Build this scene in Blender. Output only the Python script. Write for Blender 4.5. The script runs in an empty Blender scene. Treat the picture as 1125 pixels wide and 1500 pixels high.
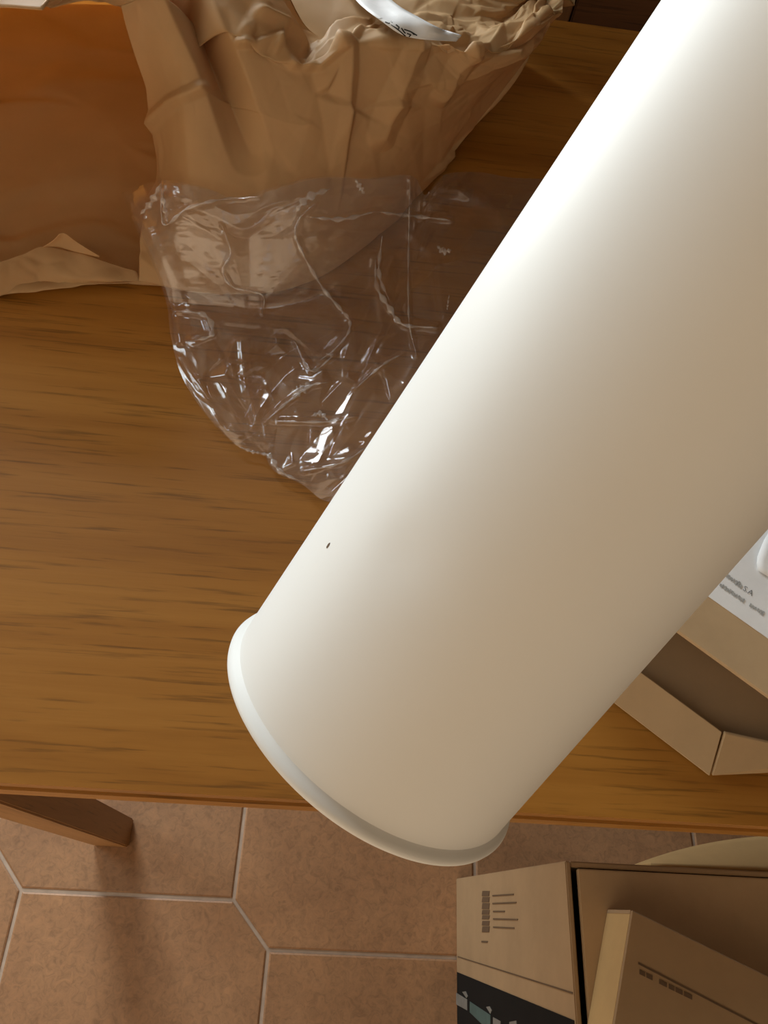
import bpy, bmesh, math, random
import numpy as np
from mathutils import Vector, Matrix

random.seed(7)
rng = np.random.default_rng(7)
sc = bpy.context.scene
COL = sc.collection

# ---------------------------------------------------------------- camera
CAM_H = 1.25
PITCH, YAW, ROLL = (math.radians(a) for a in (61.275, -8.86, 12.747))
FPX = 1076.7
fwd = np.array([-math.sin(YAW) * math.cos(PITCH), math.cos(YAW) * math.cos(PITCH), -math.sin(PITCH)])
_r = np.array([math.cos(YAW), math.sin(YAW), 0.0])
_u = np.cross(_r, fwd)
cam_r = math.cos(ROLL) * _r + math.sin(ROLL) * _u
cam_u = -math.sin(ROLL) * _r + math.cos(ROLL) * _u
CAM = np.array([0, 0, CAM_H])
cd = bpy.data.cameras.new('camera')
cd.sensor_width = 36.0
cd.lens = FPX / 1500 * 36.0
cd.clip_start = 0.01
cam = bpy.data.objects.new('camera', cd)
COL.objects.link(cam)
M = Matrix.Identity(4)
for i in range(3):
    M[i][0], M[i][1], M[i][2], M[i][3] = cam_r[i], cam_u[i], -fwd[i], CAM[i]
cam.matrix_world = M
sc.camera = cam

# ---------------------------------------------------------------- world, light, exposure
sc.view_settings.view_transform = 'Standard'
sc.view_settings.look = 'None'
sc.view_settings.gamma = 1.0
sc.view_settings.use_curve_mapping = False
sc.view_settings.exposure = 0.31
sc.cycles.use_denoising = True
sc.cycles.max_bounces = 10
sc.cycles.transparent_max_bounces = 24
w = bpy.data.worlds.new('world')
sc.world = w
w.use_nodes = True
w.node_tree.nodes['Background'].inputs[0].default_value = (0.75, 0.86, 1.0, 1)
w.node_tree.nodes['Background'].inputs[1].default_value = 1.0


def area(name, loc, target, sx, sy, power, col):
    l = bpy.data.lights.new(name, 'AREA')
    l.shape = 'RECTANGLE'
    l.size, l.size_y = sx, sy
    l.energy = power
    l.color = col
    o = bpy.data.objects.new(name, l)
    o.location = loc
    o.rotation_euler = (Vector(target) - Vector(loc)).to_track_quat('-Z', 'Y').to_euler()
    COL.objects.link(o)
    return o


area('daylight_glass_door', (-1.0, 2.12, 1.27), (-1.0, 0, 1.27), 0.70, 2.2, 74, (0.91, 0.98, 1.0))
area('daylight_side_window', (-2.32, 1.2, 1.50), (0, 1.2, 1.50), 1.2, 1.1, 21, (0.84, 0.97, 1.0))


# ---------------------------------------------------------------- helpers
def ray(x, y):
    return (x - 562.5) / FPX * cam_r - (y - 750) / FPX * cam_u + fwd


def P(x, y, z):
    """point of the place at height z that the photo shows at (x, y)"""
    d = ray(x, y)
    return CAM + d * ((z - CAM_H) / d[2])


def PXX(x, y, x0):
    d = ray(x, y)
    return CAM + d * (x0 / d[0])


def mesh_obj(name, verts, faces, mat, parent=None, smooth=False):
    me = bpy.data.meshes.new(name)
    me.from_pydata([tuple(map(float, v)) for v in verts], [], faces)
    me.update()
    if smooth:
        me.polygons.foreach_set('use_smooth', [True] * len(me.polygons))
    if mat:
        me.materials.append(mat)
    o = bpy.data.objects.new(name, me)
    COL.objects.link(o)
    if parent:
        o.parent = parent
    return o


def bm_obj(name, bm, mat, parent=None, smooth=False):
    me = bpy.data.meshes.new(name)
    bmesh.ops.recalc_face_normals(bm, faces=bm.faces)
    bm.to_mesh(me)
    bm.free()
    if smooth:
        me.polygons.foreach_set('use_smooth', [True] * len(me.polygons))
    me.materials.append(mat)
    o = bpy.data.objects.new(name, me)
    COL.objects.link(o)
    if parent:
        o.parent = parent
    return o


def box(name, a, b, mat, parent=None, bevel=0.0, rot=None, seg=2):
    """axis aligned box from corner a to b"""
    bm = bmesh.new()
    c = [(a[i] + b[i]) / 2 for i in range(3)]
    s = [abs(b[i] - a[i]) for i in range(3)]
    bmesh.ops.create_cube(bm, size=1)
    for v in bm.verts:
        v.co = Vector((v.co.x * s[0], v.co.y * s[1], v.co.z * s[2]))
    if bevel:
        bmesh.ops.bevel(bm, geom=bm.edges[:], offset=bevel, segments=seg, affect='EDGES')
    mt = Matrix.Translation(c) if rot is None else rot @ Matrix.Translation(c)
    bmesh.ops.transform(bm, matrix=mt, verts=bm.verts)
    return bm_obj(name, bm, mat, parent)


def plate(name, pts, thick, mat, parent=None, normal=None, bevel=0.0):
    """flat polygon in space with thickness (extruded along -normal)"""
    pts = [np.array(p, float) for p in pts]
    n = np.cross(pts[1] - pts[0], pts[2] - pts[0])
    n /= np.linalg.norm(n)
    if normal is not None and n @ np.array(normal, float) < 0:
        pts = pts[::-1]
        n = -n
    k = len(pts)
    vs = pts + [p - n * thick for p in pts]
    fs = [list(range(k)), list(range(2 * k - 1, k - 1, -1))]
    for i in range(k):
        j = (i + 1) % k
        fs.append([i, i + k, j + k, j])
    bm = bmesh.new()
    bv = [bm.verts.new(tuple(v)) for v in vs]
    for f in fs:
        bm.faces.new([bv[i] for i in f])
    if bevel:
        bmesh.ops.bevel(bm, geom=bm.edges[:], offset=bevel, segments=1, affect='EDGES')
    return bm_obj(name, bm, mat, parent)


def empty(name, loc=(0, 0, 0)):
    o = bpy.data.objects.new(name, None)
    o.empty_display_size = 0.05
    o.location = loc
    COL.objects.link(o)
    return o


def adopt(root):
    """parts are modelled in world space: keep them there under the moved empty"""
    for o in [c for c in COL.objects if c.parent == root]:
        o.matrix_parent_inverse = Matrix.Translation(root.location).inverted()


def tag(o, label, cat, group=None):
    o['label'] = label
    o['category'] = cat
    if group:
        o['group'] = group
    return o


def structure(o):
    o['kind'] = 'structure'
    return o


def text_mesh(name, s, size, origin, xdir, ydir, mat, parent, lift=0.0006, shear=0.0, stretch=None):
    cu = bpy.data.curves.new(name, 'FONT')
    cu.body = s
    cu.size = size
    cu.resolution_u = 2
    tmp = bpy.data.objects.new(name + '_tmp', cu)
    COL.objects.link(tmp)
    bpy.context.view_layer.update()
    dg = bpy.context.evaluated_depsgraph_get()
    me = bpy.data.meshes.new_from_object(tmp.evaluated_get(dg))
    bpy.data.objects.remove(tmp)
    X = Vector(xdir).normalized()
    Y = Vector(ydir)
    Y = (Y - X * Y.dot(X)).normalized()
    Z = X.cross(Y)
    if stretch:
        wid = max(v.co.x for v in me.vertices)
        for v in me.vertices:
            v.co.x *= stretch / wid
    for v in me.vertices:
        v.co = Vector(origin) + X * v.co.x + Y * v.co.y + Z * lift
    me.name = name
    me.materials.clear()
    me.materials.append(mat)
    o = bpy.data.objects.new(name, me)
    COL.objects.link(o)
    o.parent = parent
    return o


# ---------------------------------------------------------------- materials
def new_mat(name):
    m = bpy.data.materials.new(name)
    m.use_nodes = True
    nt = m.node_tree
    b = nt.nodes['Principled BSDF']
    return m, nt, b


def nd(nt, t, **kw):
    n = nt.nodes.new(t)
    for k, v in kw.items():
        if k in n.inputs:
            n.inputs[k].default_value = v
        else:
            setattr(n, k, v)
    return n


def ramp(nt, stops):
    r = nt.nodes.new('ShaderNodeValToRGB')
    while len(r.color_ramp.elements) < len(stops):
        r.color_ramp.elements.new(0.5)
    for e, (p, c) in zip(r.color_ramp.elements, stops):
        e.position = p
        e.color = (*c, 1) if len(c) == 3 else c
    return r


def plain(name, col, rough=0.6, var=0.06, scale=25, bump=0.0, spec=0.5):
    m, nt, b = new_mat(name)
    tc = nd(nt, 'ShaderNodeTexCoord')
    n = nd(nt, 'ShaderNodeTexNoise', Scale=scale, Detail=4)
    nt.links.new(tc.outputs['Object'], n.inputs['Vector'])
    r = ramp(nt, [(0.3, [c * (1 - var) for c in col]), (0.7, [min(1, c * (1 + var)) for c in col])])
    nt.links.new(n.outputs['Fac'], r.inputs['Fac'])
    nt.links.new(r.outputs['Color'], b.inputs['Base Color'])
    b.inputs['Roughness'].default_value = rough
    b.inputs['Specular IOR Level'].default_value = spec
    if bump:
        bp = nd(nt, 'ShaderNodeBump', Strength=bump, Distance=0.002)
        nt.links.new(n.outputs['Fac'], bp.inputs['Height'])
        nt.links.new(bp.outputs['Normal'], b.inputs['Normal'])
    return m


def wood(name, dark, mid, light, axis=0, rough=0.42, grain=1.0, coat=0.0):
    """long grain along one axis with fine dark pores"""
    m, nt, b = new_mat(name)
    tc = nd(nt, 'ShaderNodeTexCoord')
    st = [22.0 * grain] * 3
    st[axis] = 1.3 * grain
    mp = nd(nt, 'ShaderNodeMapping')
    mp.inputs['Scale'].default_value = st
    nt.links.new(tc.outputs['Object'], mp.inputs['Vector'])
    n1 = nd(nt, 'ShaderNodeTexNoise', Scale=1.0, Detail=5, Roughness=0.6, Distortion=0.6)
    nt.links.new(mp.outputs[0], n1.inputs['Vector'])
    st2 = [330.0 * grain] * 3
    st2[axis] = 14.0 * grain
    mp2 = nd(nt, 'ShaderNodeMapping')
    mp2.inputs['Scale'].default_value = st2
    nt.links.new(tc.outputs['Object'], mp2.inputs['Vector'])
    n2 = nd(nt, 'ShaderNodeTexNoise', Scale=1.0, Detail=3, Roughness=0.55)
    nt.links.new(mp2.outputs[0], n2.inputs['Vector'])
    r1 = ramp(nt, [(0.28, dark), (0.5, mid), (0.75, light)])
    nt.links.new(n1.outputs['Fac'], r1.inputs['Fac'])
    r2 = ramp(nt, [(0.30, (0.45, 0.45, 0.45)), (0.44, (1, 1, 1))])
    nt.links.new(n2.outputs['Fac'], r2.inputs['Fac'])
    mx = nd(nt, 'ShaderNodeMix', data_type='RGBA', blend_type='MULTIPLY')
    mx.inputs[0].default_value = 0.75
    nt.links.new(r1.outputs['Color'], mx.inputs[6])
    nt.links.new(r2.outputs['Color'], mx.inputs[7])
    nt.links.new(mx.outputs[2], b.inputs['Base Color'])
    b.inputs['Roughness'].default_value = rough
    b.inputs['Coat Weight'].default_value = coat
    b.inputs['Coat Roughness'].default_value = 0.35
    bp = nd(nt, 'ShaderNodeBump', Strength=0.15, Distance=0.0006)
    nt.links.new(n2.outputs['Fac'], bp.inputs['Height'])
    nt.links.new(bp.outputs['Normal'], b.inputs['Normal'])
    return m


def paper_mat(name, col, transl, rough=0.75, tcol=None, spec=0.35):
    m, nt, b = new_mat(name)
    tc = nd(nt, 'ShaderNodeTexCoord')
    n = nd(nt, 'ShaderNodeTexNoise', Scale=14, Detail=8, Roughness=0.65)
    nt.links.new(tc.outputs['Object'], n.inputs['Vector'])
    r = ramp(nt, [(0.3, [c * 0.9 for c in col]), (0.7, [min(1, c * 1.08) for c in col])])
    nt.links.new(n.outputs['Fac'], r.inputs['Fac'])
    nt.links.new(r.outputs['Color'], b.inputs['Base Color'])
    b.inputs['Roughness'].default_value = rough
    b.inputs['Specular IOR Level'].default_value = spec
    t = nd(nt, 'ShaderNodeBsdfTranslucent')
    t.inputs['Color'].default_value = (*(tcol or col), 1)
    mix = nd(nt, 'ShaderNodeMixShader')
    mix.inputs[0].default_value = transl
    nt.links.new(b.outputs[0], mix.inputs[1])
    nt.links.new(t.outputs[0], mix.inputs[2])
    nt.links.new(mix.outputs[0], nt.nodes['Material Output'].inputs['Surface'])
    bp = nd(nt, 'ShaderNodeBump', Strength=0.25, Distance=0.001)
    nz = nd(nt, 'ShaderNodeTexNoise', Scale=60, Detail=6)
    nt.links.new(tc.outputs['Object'], nz.inputs['Vector'])
    nt.links.new(nz.outputs['Fac'], bp.inputs['Height'])
    nt.links.new(bp.outputs['Normal'], b.inputs['Normal'])
    return m


def film_mat(name, haze=0.045):
    m, nt, b = new_mat(name)
    nt.nodes.remove(b)
    tr = nd(nt, 'ShaderNodeBsdfTransparent')
    tr.inputs['Color'].default_value = (0.965, 0.955, 0.95, 1)
    gl = nd(nt, 'ShaderNodeBsdfGlossy', Roughness=0.14)
    gl.inputs['Color'].default_value = (1, 1, 1, 1)
    df = nd(nt, 'ShaderNodeBsdfDiffuse')
    df.inputs['Color'].default_value = (0.8, 0.8, 0.82, 1)
    lw_ = nd(nt, 'ShaderNodeLayerWeight', Blend=0.5)
    pw = nd(nt, 'ShaderNodeMath', operation='POWER')
    pw.inputs[1].default_value = 4.0
    nt.links.new(lw_.outputs['Facing'], pw.inputs[0])
    fr = nd(nt, 'ShaderNodeMath', operation='MULTIPLY_ADD')
    fr.inputs[1].default_value = 0.85
    fr.inputs[2].default_value = 0.085
    nt.links.new(pw.outputs[0], fr.inputs[0])
    m1 = nd(nt, 'ShaderNodeMixShader')
    m1.inputs[0].default_value = haze
    nt.links.new(tr.outputs[0], m1.inputs[1])
    nt.links.new(df.outputs[0], m1.inputs[2])
    m2 = nd(nt, 'ShaderNodeMixShader')
    ml = nd(nt, 'ShaderNodeMath', operation='MULTIPLY')
    ml.inputs[1].default_value = 1.0
    ml.use_clamp = True
    nt.links.new(fr.outputs[0], ml.inputs[0])
    nt.links.new(ml.outputs[0], m2.inputs[0])
    nt.links.new(m1.outputs[0], m2.inputs[1])
    nt.links.new(gl.outputs[0], m2.inputs[2])
    nt.links.new(m2.outputs[0], nt.nodes['Material Output'].inputs['Surface'])
    return m


def tile_mat():
    m, nt, b = new_mat('terracotta')
    tc = nd(nt, 'ShaderNodeTexCoord')
    oi = nd(nt, 'ShaderNodeObjectInfo')
    ad = nd(nt, 'ShaderNodeVectorMath', operation='ADD')
    nt.links.new(tc.outputs['Object'], ad.inputs[0])
    nt.links.new(oi.outputs['Location'], ad.inputs[1])
    n1 = nd(nt, 'ShaderNodeTexNoise', Scale=7, Detail=5, Roughness=0.6)
    n2 = nd(nt, 'ShaderNodeTexNoise', Scale=85, Detail=4, Roughness=0.7, Distortion=1.2)
    nt.links.new(ad.outputs[0], n1.inputs['Vector'])
    nt.links.new(ad.outputs[0], n2.inputs['Vector'])
    r1 = ramp(nt, [(0.3, (0.25, 0.128, 0.060)), (0.7, (0.35, 0.19, 0.092))])
    nt.links.new(n1.outputs['Fac'], r1.inputs['Fac'])
    r2 = ramp(nt, [(0.32, (0.72, 0.72, 0.72)), (0.5, (1, 1, 1)), (0.72, (1.25, 1.2, 1.15))])
    nt.links.new(n2.outputs['Fac'], r2.inputs['Fac'])
    mx = nd(nt, 'ShaderNodeMix', data_type='RGBA', blend_type='MULTIPLY')
    mx.inputs[0].default_value = 0.85
    nt.links.new(r1.outputs[0], mx.inputs[6])
    nt.links.new(r2.outputs[0], mx.inputs[7])
    hs = nd(nt, 'ShaderNodeHueSaturation')
    mr = nd(nt, 'ShaderNodeMapRange')
    mr.inputs[3].default_value = 0.9
    mr.inputs[4].default_value = 1.08
    nt.links.new(oi.outputs['Random'], mr.inputs[0])
    nt.links.new(mr.outputs[0], hs.inputs['Value'])
    nt.links.new(mx.outputs[2], hs.inputs['Color'])
    nt.links.new(hs.outputs[0], b.inputs['Base Color'])
    b.inputs['Roughness'].default_value = 0.55
    bp = nd(nt, 'ShaderNodeBump', Strength=0.2, Distance=0.0015)
    nt.links.new(n2.outputs['Fac'], bp.inputs['Height'])
    nt.links.new(bp.outputs['Normal'], b.inputs['Normal'])
    return m


M_TABLE = wood('table_oak', (0.27, 0.105, 0.013), (0.37, 0.158, 0.024), (0.46, 0.215, 0.040), 0, 0.40, 1.0, 0.0)
M_LEG = wood('leg_oak', (0.24, 0.11, 0.03), (0.34, 0.165, 0.05), (0.42, 0.22, 0.075), 2, 0.45)
M_CAB = wood('cabinet_wood', (0.06, 0.024, 0.007), (0.09, 0.036, 0.011), (0.13, 0.055, 0.017), 0, 0.5)
M_CAB2 = wood('cabinet_stile_wood', (0.12, 0.055, 0.017), (0.17, 0.08, 0.026), (0.22, 0.11, 0.036), 2, 0.5)
M_TILE = tile_mat()
M_GROUT = plain('grout', (0.40, 0.31, 0.24), 0.9, 0.12, 60, 0.3)
M_WALL = plain('wall_paint', (0.22, 0.155, 0.095), 0.9, 0.02, 6)
M_CEIL = plain('ceiling_paint', (0.11, 0.075, 0.045), 0.95, 0.02, 6)
M_OCHRE = plain('ochre_paint', (0.92, 0.68, 0.465), 0.9, 0.02, 6)
M_TRIM = plain('trim_paint', (0.75, 0.72, 0.66), 0.5, 0.02)
M_KRAFT = paper_mat('kraft_paper', (0.57, 0.40, 0.205), 0.36, 0.62, (0.97, 0.60, 0.22), 0.4)
M_FILM = film_mat('clear_film')
M_FOLD = film_mat('creased_film', 0.30)
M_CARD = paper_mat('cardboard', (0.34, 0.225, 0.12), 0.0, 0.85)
M_CARD2 = paper_mat('cardboard_lit', (0.52, 0.345, 0.15), 0.08, 0.8)  # lit copy of the cardboard, light put into its colour
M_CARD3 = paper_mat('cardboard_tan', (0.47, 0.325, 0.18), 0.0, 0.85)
M_WHITE = paper_mat('label_paper', (0.80, 0.80, 0.80), 0.0, 0.6)
M_INK = plain('black_ink', (0.018, 0.017, 0.016), 0.7, 0.05)
M_INKB = plain('brown_ink', (0.11, 0.065, 0.032), 0.8, 0.1)
M_INKG = plain('grey_ink', (0.36, 0.36, 0.35), 0.8, 0.2, 700)
M_INKD = plain('dark_grey_ink', (0.16, 0.16, 0.155), 0.8, 0.1)
M_BAND = plain('black_print', (0.008, 0.008, 0.008), 0.8, 0.1, 25, 0.0, 0.15)
M_TEAL = plain('teal_print', (0.055, 0.10, 0.095), 0.6, 0.25, 40)
M_GREYP = plain('grey_print', (0.17, 0.165, 0.15), 0.6, 0.25, 40)


def tube_mat():
    m, nt, b = new_mat('white_enamel')
    tc = nd(nt, 'ShaderNodeTexCoord')
    n = nd(nt, 'ShaderNodeTexNoise', Scale=9, Detail=3)
    nt.links.new(tc.outputs['Object'], n.inputs['Vector'])
    r = ramp(nt, [(0.3, (0.70, 0.695, 0.665)), (0.7, (0.73, 0.725, 0.695))])
    nt.links.new(n.outputs['Fac'], r.inputs['Fac'])
    nt.links.new(r.outputs[0], b.inputs['Base Color'])
    b.inputs['Roughness'].default_value = 0.50
    b.inputs['Specular IOR Level'].default_value = 0.32
    return m


M_TUBE = tube_mat()

# ---------------------------------------------------------------- the room
RX0, RX1, RY0, RY1, RZ = -2.4, 2.2, -0.85, 2.2, 2.6
floor = structure(box('floor', (RX0, RY0, -0.05), (RX1, RY1, -0.0022), M_GROUT))
# terracotta tiles: squares with two opposite corners cut, laid in a pinwheel-free lattice
TH, TV, SX, SY = 0.3065, 0.300, 0.058, 0.062
GAP = 0.0026


def tile_mesh():
    pts = [(0, 0), (TH, 0), (TH + SX, -SY), (TH + SX, -SY - TV), (SX, -SY - TV), (0, -TV)]
    c = Vector((sum(p[0] for p in pts) / 6, sum(p[1] for p in pts) / 6))

    def inset(d):
        out = []
        n = len(pts)
        for i in range(n):
            a, b_, e = Vector(pts[i - 1]), Vector(pts[i]), Vector(pts[(i + 1) % n])
            d1 = (b_ - a).normalized()
            d2 = (e - b_).normalized()
            n1 = Vector((d1.y, -d1.x))
            n2 = Vector((d2.y, -d2.x))
            k = (n1 + n2).normalized()
            out.append(b_ + k * (d / max(0.3, k.dot(n1))))
        return out
    rings = [(inset(GAP), -0.004), (inset(GAP), -0.0012), (inset(GAP + 0.0022), 0.0)]
    vs, fs = [], []
    for r_, z in rings:
        vs += [(p.x - c.x, p.y - c.y, z) for p in r_]
    for k in range(2):
        for i in range(6):
            j = (i + 1) % 6
            fs.append((k * 6 + i, k * 6 + j, k * 6 + 6 + j, k * 6 + 6 + i)[::-1])
    fs.append(tuple(range(12, 18))[::-1])
    me = bpy.data.meshes.new('tile')
    me.from_pydata(vs, [], fs)
    me.update()
    me.materials.append(M_TILE)
    return me, c


tm, tcen = tile_mesh()
T1 = Vector((TH + SX, -SY))
T2 = Vector((-SX, SY + TV))
org = Vector((-0.398, 0.003)) + tcen
for i in range(-12, 13):
    for j in range(-12, 16):
        p = org + T1 * i + T2 * j
        if RX0 + 0.2 < p.x < RX1 - 0.2 and RY0 + 0.2 < p.y < RY1 - 0.2:
            o = bpy.data.objects.new('tile', tm)
            o.location = (p.x, p.y, random.uniform(-0.0003, 0.0003))
            COL.objects.link(o)
            o.parent = floor

structure(box('ceiling', (RX0, RY0, RZ), (RX1, RY1, RZ + 0.1), M_CEIL))
structure(box('wall_right', (RX1, RY0, 0), (RX1 + 0.1, RY1, RZ), M_WALL))
structure(box('wall_front', (RX0, RY0 - 0.1, 0), (RX1, RY0, RZ), M_OCHRE))  # unseen wall set close and bright to bounce warm fill onto the tube


def wall_with_hole(name, plane_axis, pos, a0, a1, h0, h1, z0, z1, thick):
    """wall made of four blocks around an opening, one mesh"""
    bm = bmesh.new()
    for (p, q, r_, s) in ((a0, h0, 0, RZ), (h1, a1, 0, RZ), (h0, h1, z1, RZ), (h0, h1, 0, z0)):
        if s - r_ < 0.005:
            continue
        g = bmesh.ops.create_cube(bm, size=1)['verts']
        for v in g:
            u_ = p + (v.co.x + 0.5) * (q - p)
            z_ = r_ + (v.co.z + 0.5) * (s - r_)
            t_ = pos + (v.co.y + 0.5) * thick
            v.co = Vector((u_, t_, z_)) if plane_axis == 'y' else Vector((t_, u_, z_))
    return structure(bm_obj(name, bm, M_WALL))


wall_with_hole('wall_back', 'y', RY1, RX0, RX1, -1.42, -0.58, 0.0, 2.42, 0.1)
wall_with_hole('wall_left', 'x', RX0 - 0.1, RY0, RY1, 0.5, 1.9, 0.90, 2.10, 0.1)


def glazing(name, axis, pos, h0, h1, z0, z1):
    e = structure(empty(name, (0, 0, 0)))
    f = 0.05

    def blk(n, u0, u1, za, zb, m, t=0.05):
        if axis == 'y':
            return box(n, (u0, pos, za), (u1, pos + t, zb), m, e)
        return box(n, (pos - t, u0, za), (pos, u1, zb), m, e)
    blk('frame', h0, h0 + f, z0, z1, M_TRIM)
    blk('frame', h1 - f, h1, z0, z1, M_TRIM)
    blk('frame', h0 + f, h1 - f, z1 - f, z1, M_TRIM)
    blk('frame', h0 + f, h1 - f, z0, z0 + f, M_TRIM)
    mid = (h0 + h1) / 2
    blk('mullion', mid - 0.03, mid + 0.03, z0 + f, z1 - f, M_TRIM)
    blk('pane', h0 + f, mid - 0.03, z0 + f, z1 - f, M_FILM, 0.005)
    blk('pane', mid + 0.03, h1 - f, z0 + f, z1 - f, M_FILM, 0.005)
    return e


glazing('door_1', 'y', RY1 + 0.03, -1.42, -0.58, 0.0, 2.42)
glazing('window_1', 'x', RX0 - 0.03, 0.5, 1.9, 0.90, 2.10)

# ---------------------------------------------------------------- table
ZT = 0.75
TY0, TY1, TX0, TX1 = 0.0552, 1.0, -0.50, 1.15
table = tag(empty('table', (0.3, 0.53, 0)), 'honey brown oak table with a plain slab top and square legs', 'table')
box('tabletop', (TX0, TY0, ZT - 0.030), (TX1, TY1, ZT), M_TABLE, table, 0.0035, None, 3)
for (x0, y0) in ((-0.309, 0.066), (-0.309, 0.905), (0.96, 0.066), (0.96, 0.905)):
    box('leg', (x0, y0, 0.0), (x0 + 0.052, y0 + 0.04, ZT - 0.030), M_LEG, table, 0.002)
box('apron', (-0.257, 0.925, ZT - 0.095), (0.96, 0.943, ZT - 0.030), M_LEG, table, 0.001)
adopt(table)

# ---------------------------------------------------------------- cabinet beyond the table
cab = tag(empty('cabinet', (0.8, 1.3, 0)), 'dark brown wooden cabinet standing just beyond the far table edge', 'cabinet')
CX0, CX1, CY0, CY1, CZ = -0.03, 1.40, 1.10, 1.52, 1.12  # left end and height extended out of view to shade the far table
box('carcass', (CX0 + 0.004, CY0 + 0.02, 0.06), (CX1 - 0.004, CY1, CZ - 0.03), M_CAB, cab, 0.002)
box('cabinet_top', (CX0 - 0.012, CY0 - 0.012, CZ - 0.03), (CX1 + 0.012, CY1 + 0.004, CZ), M_CAB, cab, 0.004)
box('end_panel', (CX0, CY0 - 0.004, 0.06), (0.272, CY0 + 0.02, CZ - 0.03), M_CAB2, cab, 0.002)
box('stile', (CX1 - 0.07, CY0 - 0.004, 0.06), (CX1, CY0 + 0.02, CZ - 0.03), M_CAB2, cab, 0.002)
for k in range(2):
    x0 = 0.276 + k * 0.53
    d_ = box('door', (x0, CY0 + 0.002, 0.10), (x0 + 0.522, CY0 + 0.02, CZ - 0.04), M_CAB, cab, 0.002)
    box('handle', (x0 + (0.47 if k == 0 else 0.03), CY0 - 0.018, 0.46), (x0 + (0.482 if k == 0 else 0.042), CY0 + 0.002, 0.58), M_CAB2, d_, 0.003)
for x0 in (CX0 + 0.02, CX1 - 0.07):
    for y0 in (CY0 + 0.03, CY1 - 0.07):
        box('foot', (x0, y0, 0), (x0 + 0.05, y0 + 0.04, 0.06), M_CAB, cab, 0.002)
adopt(cab)

# ---------------------------------------------------------------- white tube held over the table
TR = 0.06
n1 = np.cross(ray(962, 10), ray(372, 905))
n2 = np.cross(ray(1125, 775), ray(735, 1215))
ax = np.cross(n1, n2)
ax /= np.linalg.norm(ax)
if ax @ fwd < 0:
    ax = -ax
mid_ = ray(650, 850)
n1 = n1 / np.linalg.norm(n1) * np.sign(n1 @ mid_)
n2 = n2 / np.linalg.norm(n2) * np.sign(n2 @ mid_)
q_ = CAM + np.linalg.solve(np.array([n1, n2, ax]), np.array([TR, TR, 0]))
e1 = (q_ - CAM) / np.linalg.norm(q_ - CAM)
e2 = np.cross(ax, e1)
S_END, S_TOP = 0.1475, -0.34


def lathe(name, prof, mat, parent, seg=128, warp=None):
    vs, fs = [], []
    for (s, r_) in prof:
        for k in range(seg):
            t = 2 * math.pi * k / seg
            p = q_ + ax * s + r_ * (math.cos(t) * e1 + math.sin(t) * e2)
            if warp is not None:
                p = warp(p)
            vs.append(p)
    for i in range(len(prof) - 1):
        for k in range(seg):
            k2 = (k + 1) % seg
            fs.append((i * seg + k, i * seg + k2, (i + 1) * seg + k2, (i + 1) * seg + k))
    return mesh_obj(name, vs, fs, mat, parent, True)


tube = tag(empty('metal_tube', tuple(q_ + ax * S_END)), 'large smooth white enamelled tube slanting across the view above the table', 'tube')


def hit_tube(px, py):
    d = ray(px, py)
    d = d / np.linalg.norm(d)
    w0 = CAM - q_
    dp = d - ax * (d @ ax)
    wp = w0 - ax * (w0 @ ax)
    A, B, Cc = dp @ dp, 2 * dp @ wp, wp @ wp - TR * TR
    t = (-B - math.sqrt(max(0, B * B - 4 * A * Cc))) / (2 * A)
    return CAM + d * t


DENT = hit_tube(588, 815)


def dent(p):
    d = np.linalg.norm(p - DENT)
    if d > 0.05:
        return p
    s = (p - q_) @ ax
    c = q_ + ax * s
    inw = c - p
    inw = inw / np.linalg.norm(inw)
    return p + inw * 0.0006 * math.exp(-(d / 0.011) ** 2)


outer = [(S_TOP + (0.132 - S_TOP) * k / 160, TR) for k in range(161)]
outer += [(0.1418, TR)]
lathe('tube_wall', outer, M_TUBE, tube, 192, dent)
rim = [(0.1418, TR), (0.1425, TR + 0.0006), (0.1432, TR + 0.0016), (0.1441, TR + 0.0025), (0.1452, TR + 0.0029),
       (0.1463, TR + 0.0026), (0.1471, TR + 0.0017), (0.1475, TR + 0.0004), (0.1473, TR - 0.0008), (0.1466, TR - 0.0016), (0.1445, TR - 0.0018)]
lathe('rolled_rim', rim, M_TUBE, tube, 192)
lathe('tube_lining', [(0.1445, TR - 0.0018), (-0.1, TR - 0.0018), (S_TOP, TR - 0.0018), (S_TOP, TR)], M_TUBE, tube, 128)
# tiny dark speck in the enamel
sp = hit_tube(481, 799)
nrm = sp - (q_ + ax * ((sp - q_) @ ax))
nrm /= np.linalg.norm(nrm)
tt = np.cross(ax, nrm)
ring = [sp + nrm * 0.00015 + ax * 0.0011 * math.cos(a) + tt * 0.0005 * math.sin(a) for a in np.linspace(0, 2 * math.pi, 9)[:-1]]
plate('speck', ring, 0.0003, M_INKB, tube, nrm)
adopt(tube)


# ---------------------------------------------------------------- crumple helpers
def ridged(pts, cell, seed, stretch=(1, 1, 1)):
    """distance to the nearest crease of a random cell pattern: piecewise flat facets"""
    r_ = np.random.default_rng(seed)
    p = pts * np.array(stretch) / cell
    lo, hi = p.min(0) - 1, p.max(0) + 1
    n = int(max(6, np.prod(np.maximum(hi - lo, 1.0)) * 0.9))
    n = min(n, 900)
    seeds = r_.uniform(lo, hi, (n, 3))
    out = np.empty(len(p))
    for i in range(0, len(p), 4000):
        d = np.sqrt(((p[i:i + 4000, None, :] - seeds[None]) ** 2).sum(2))
        d = np.partition(d, 1, axis=1)
        out[i:i + 4000] = d[:, 1] - d[:, 0]
    return out


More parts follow.
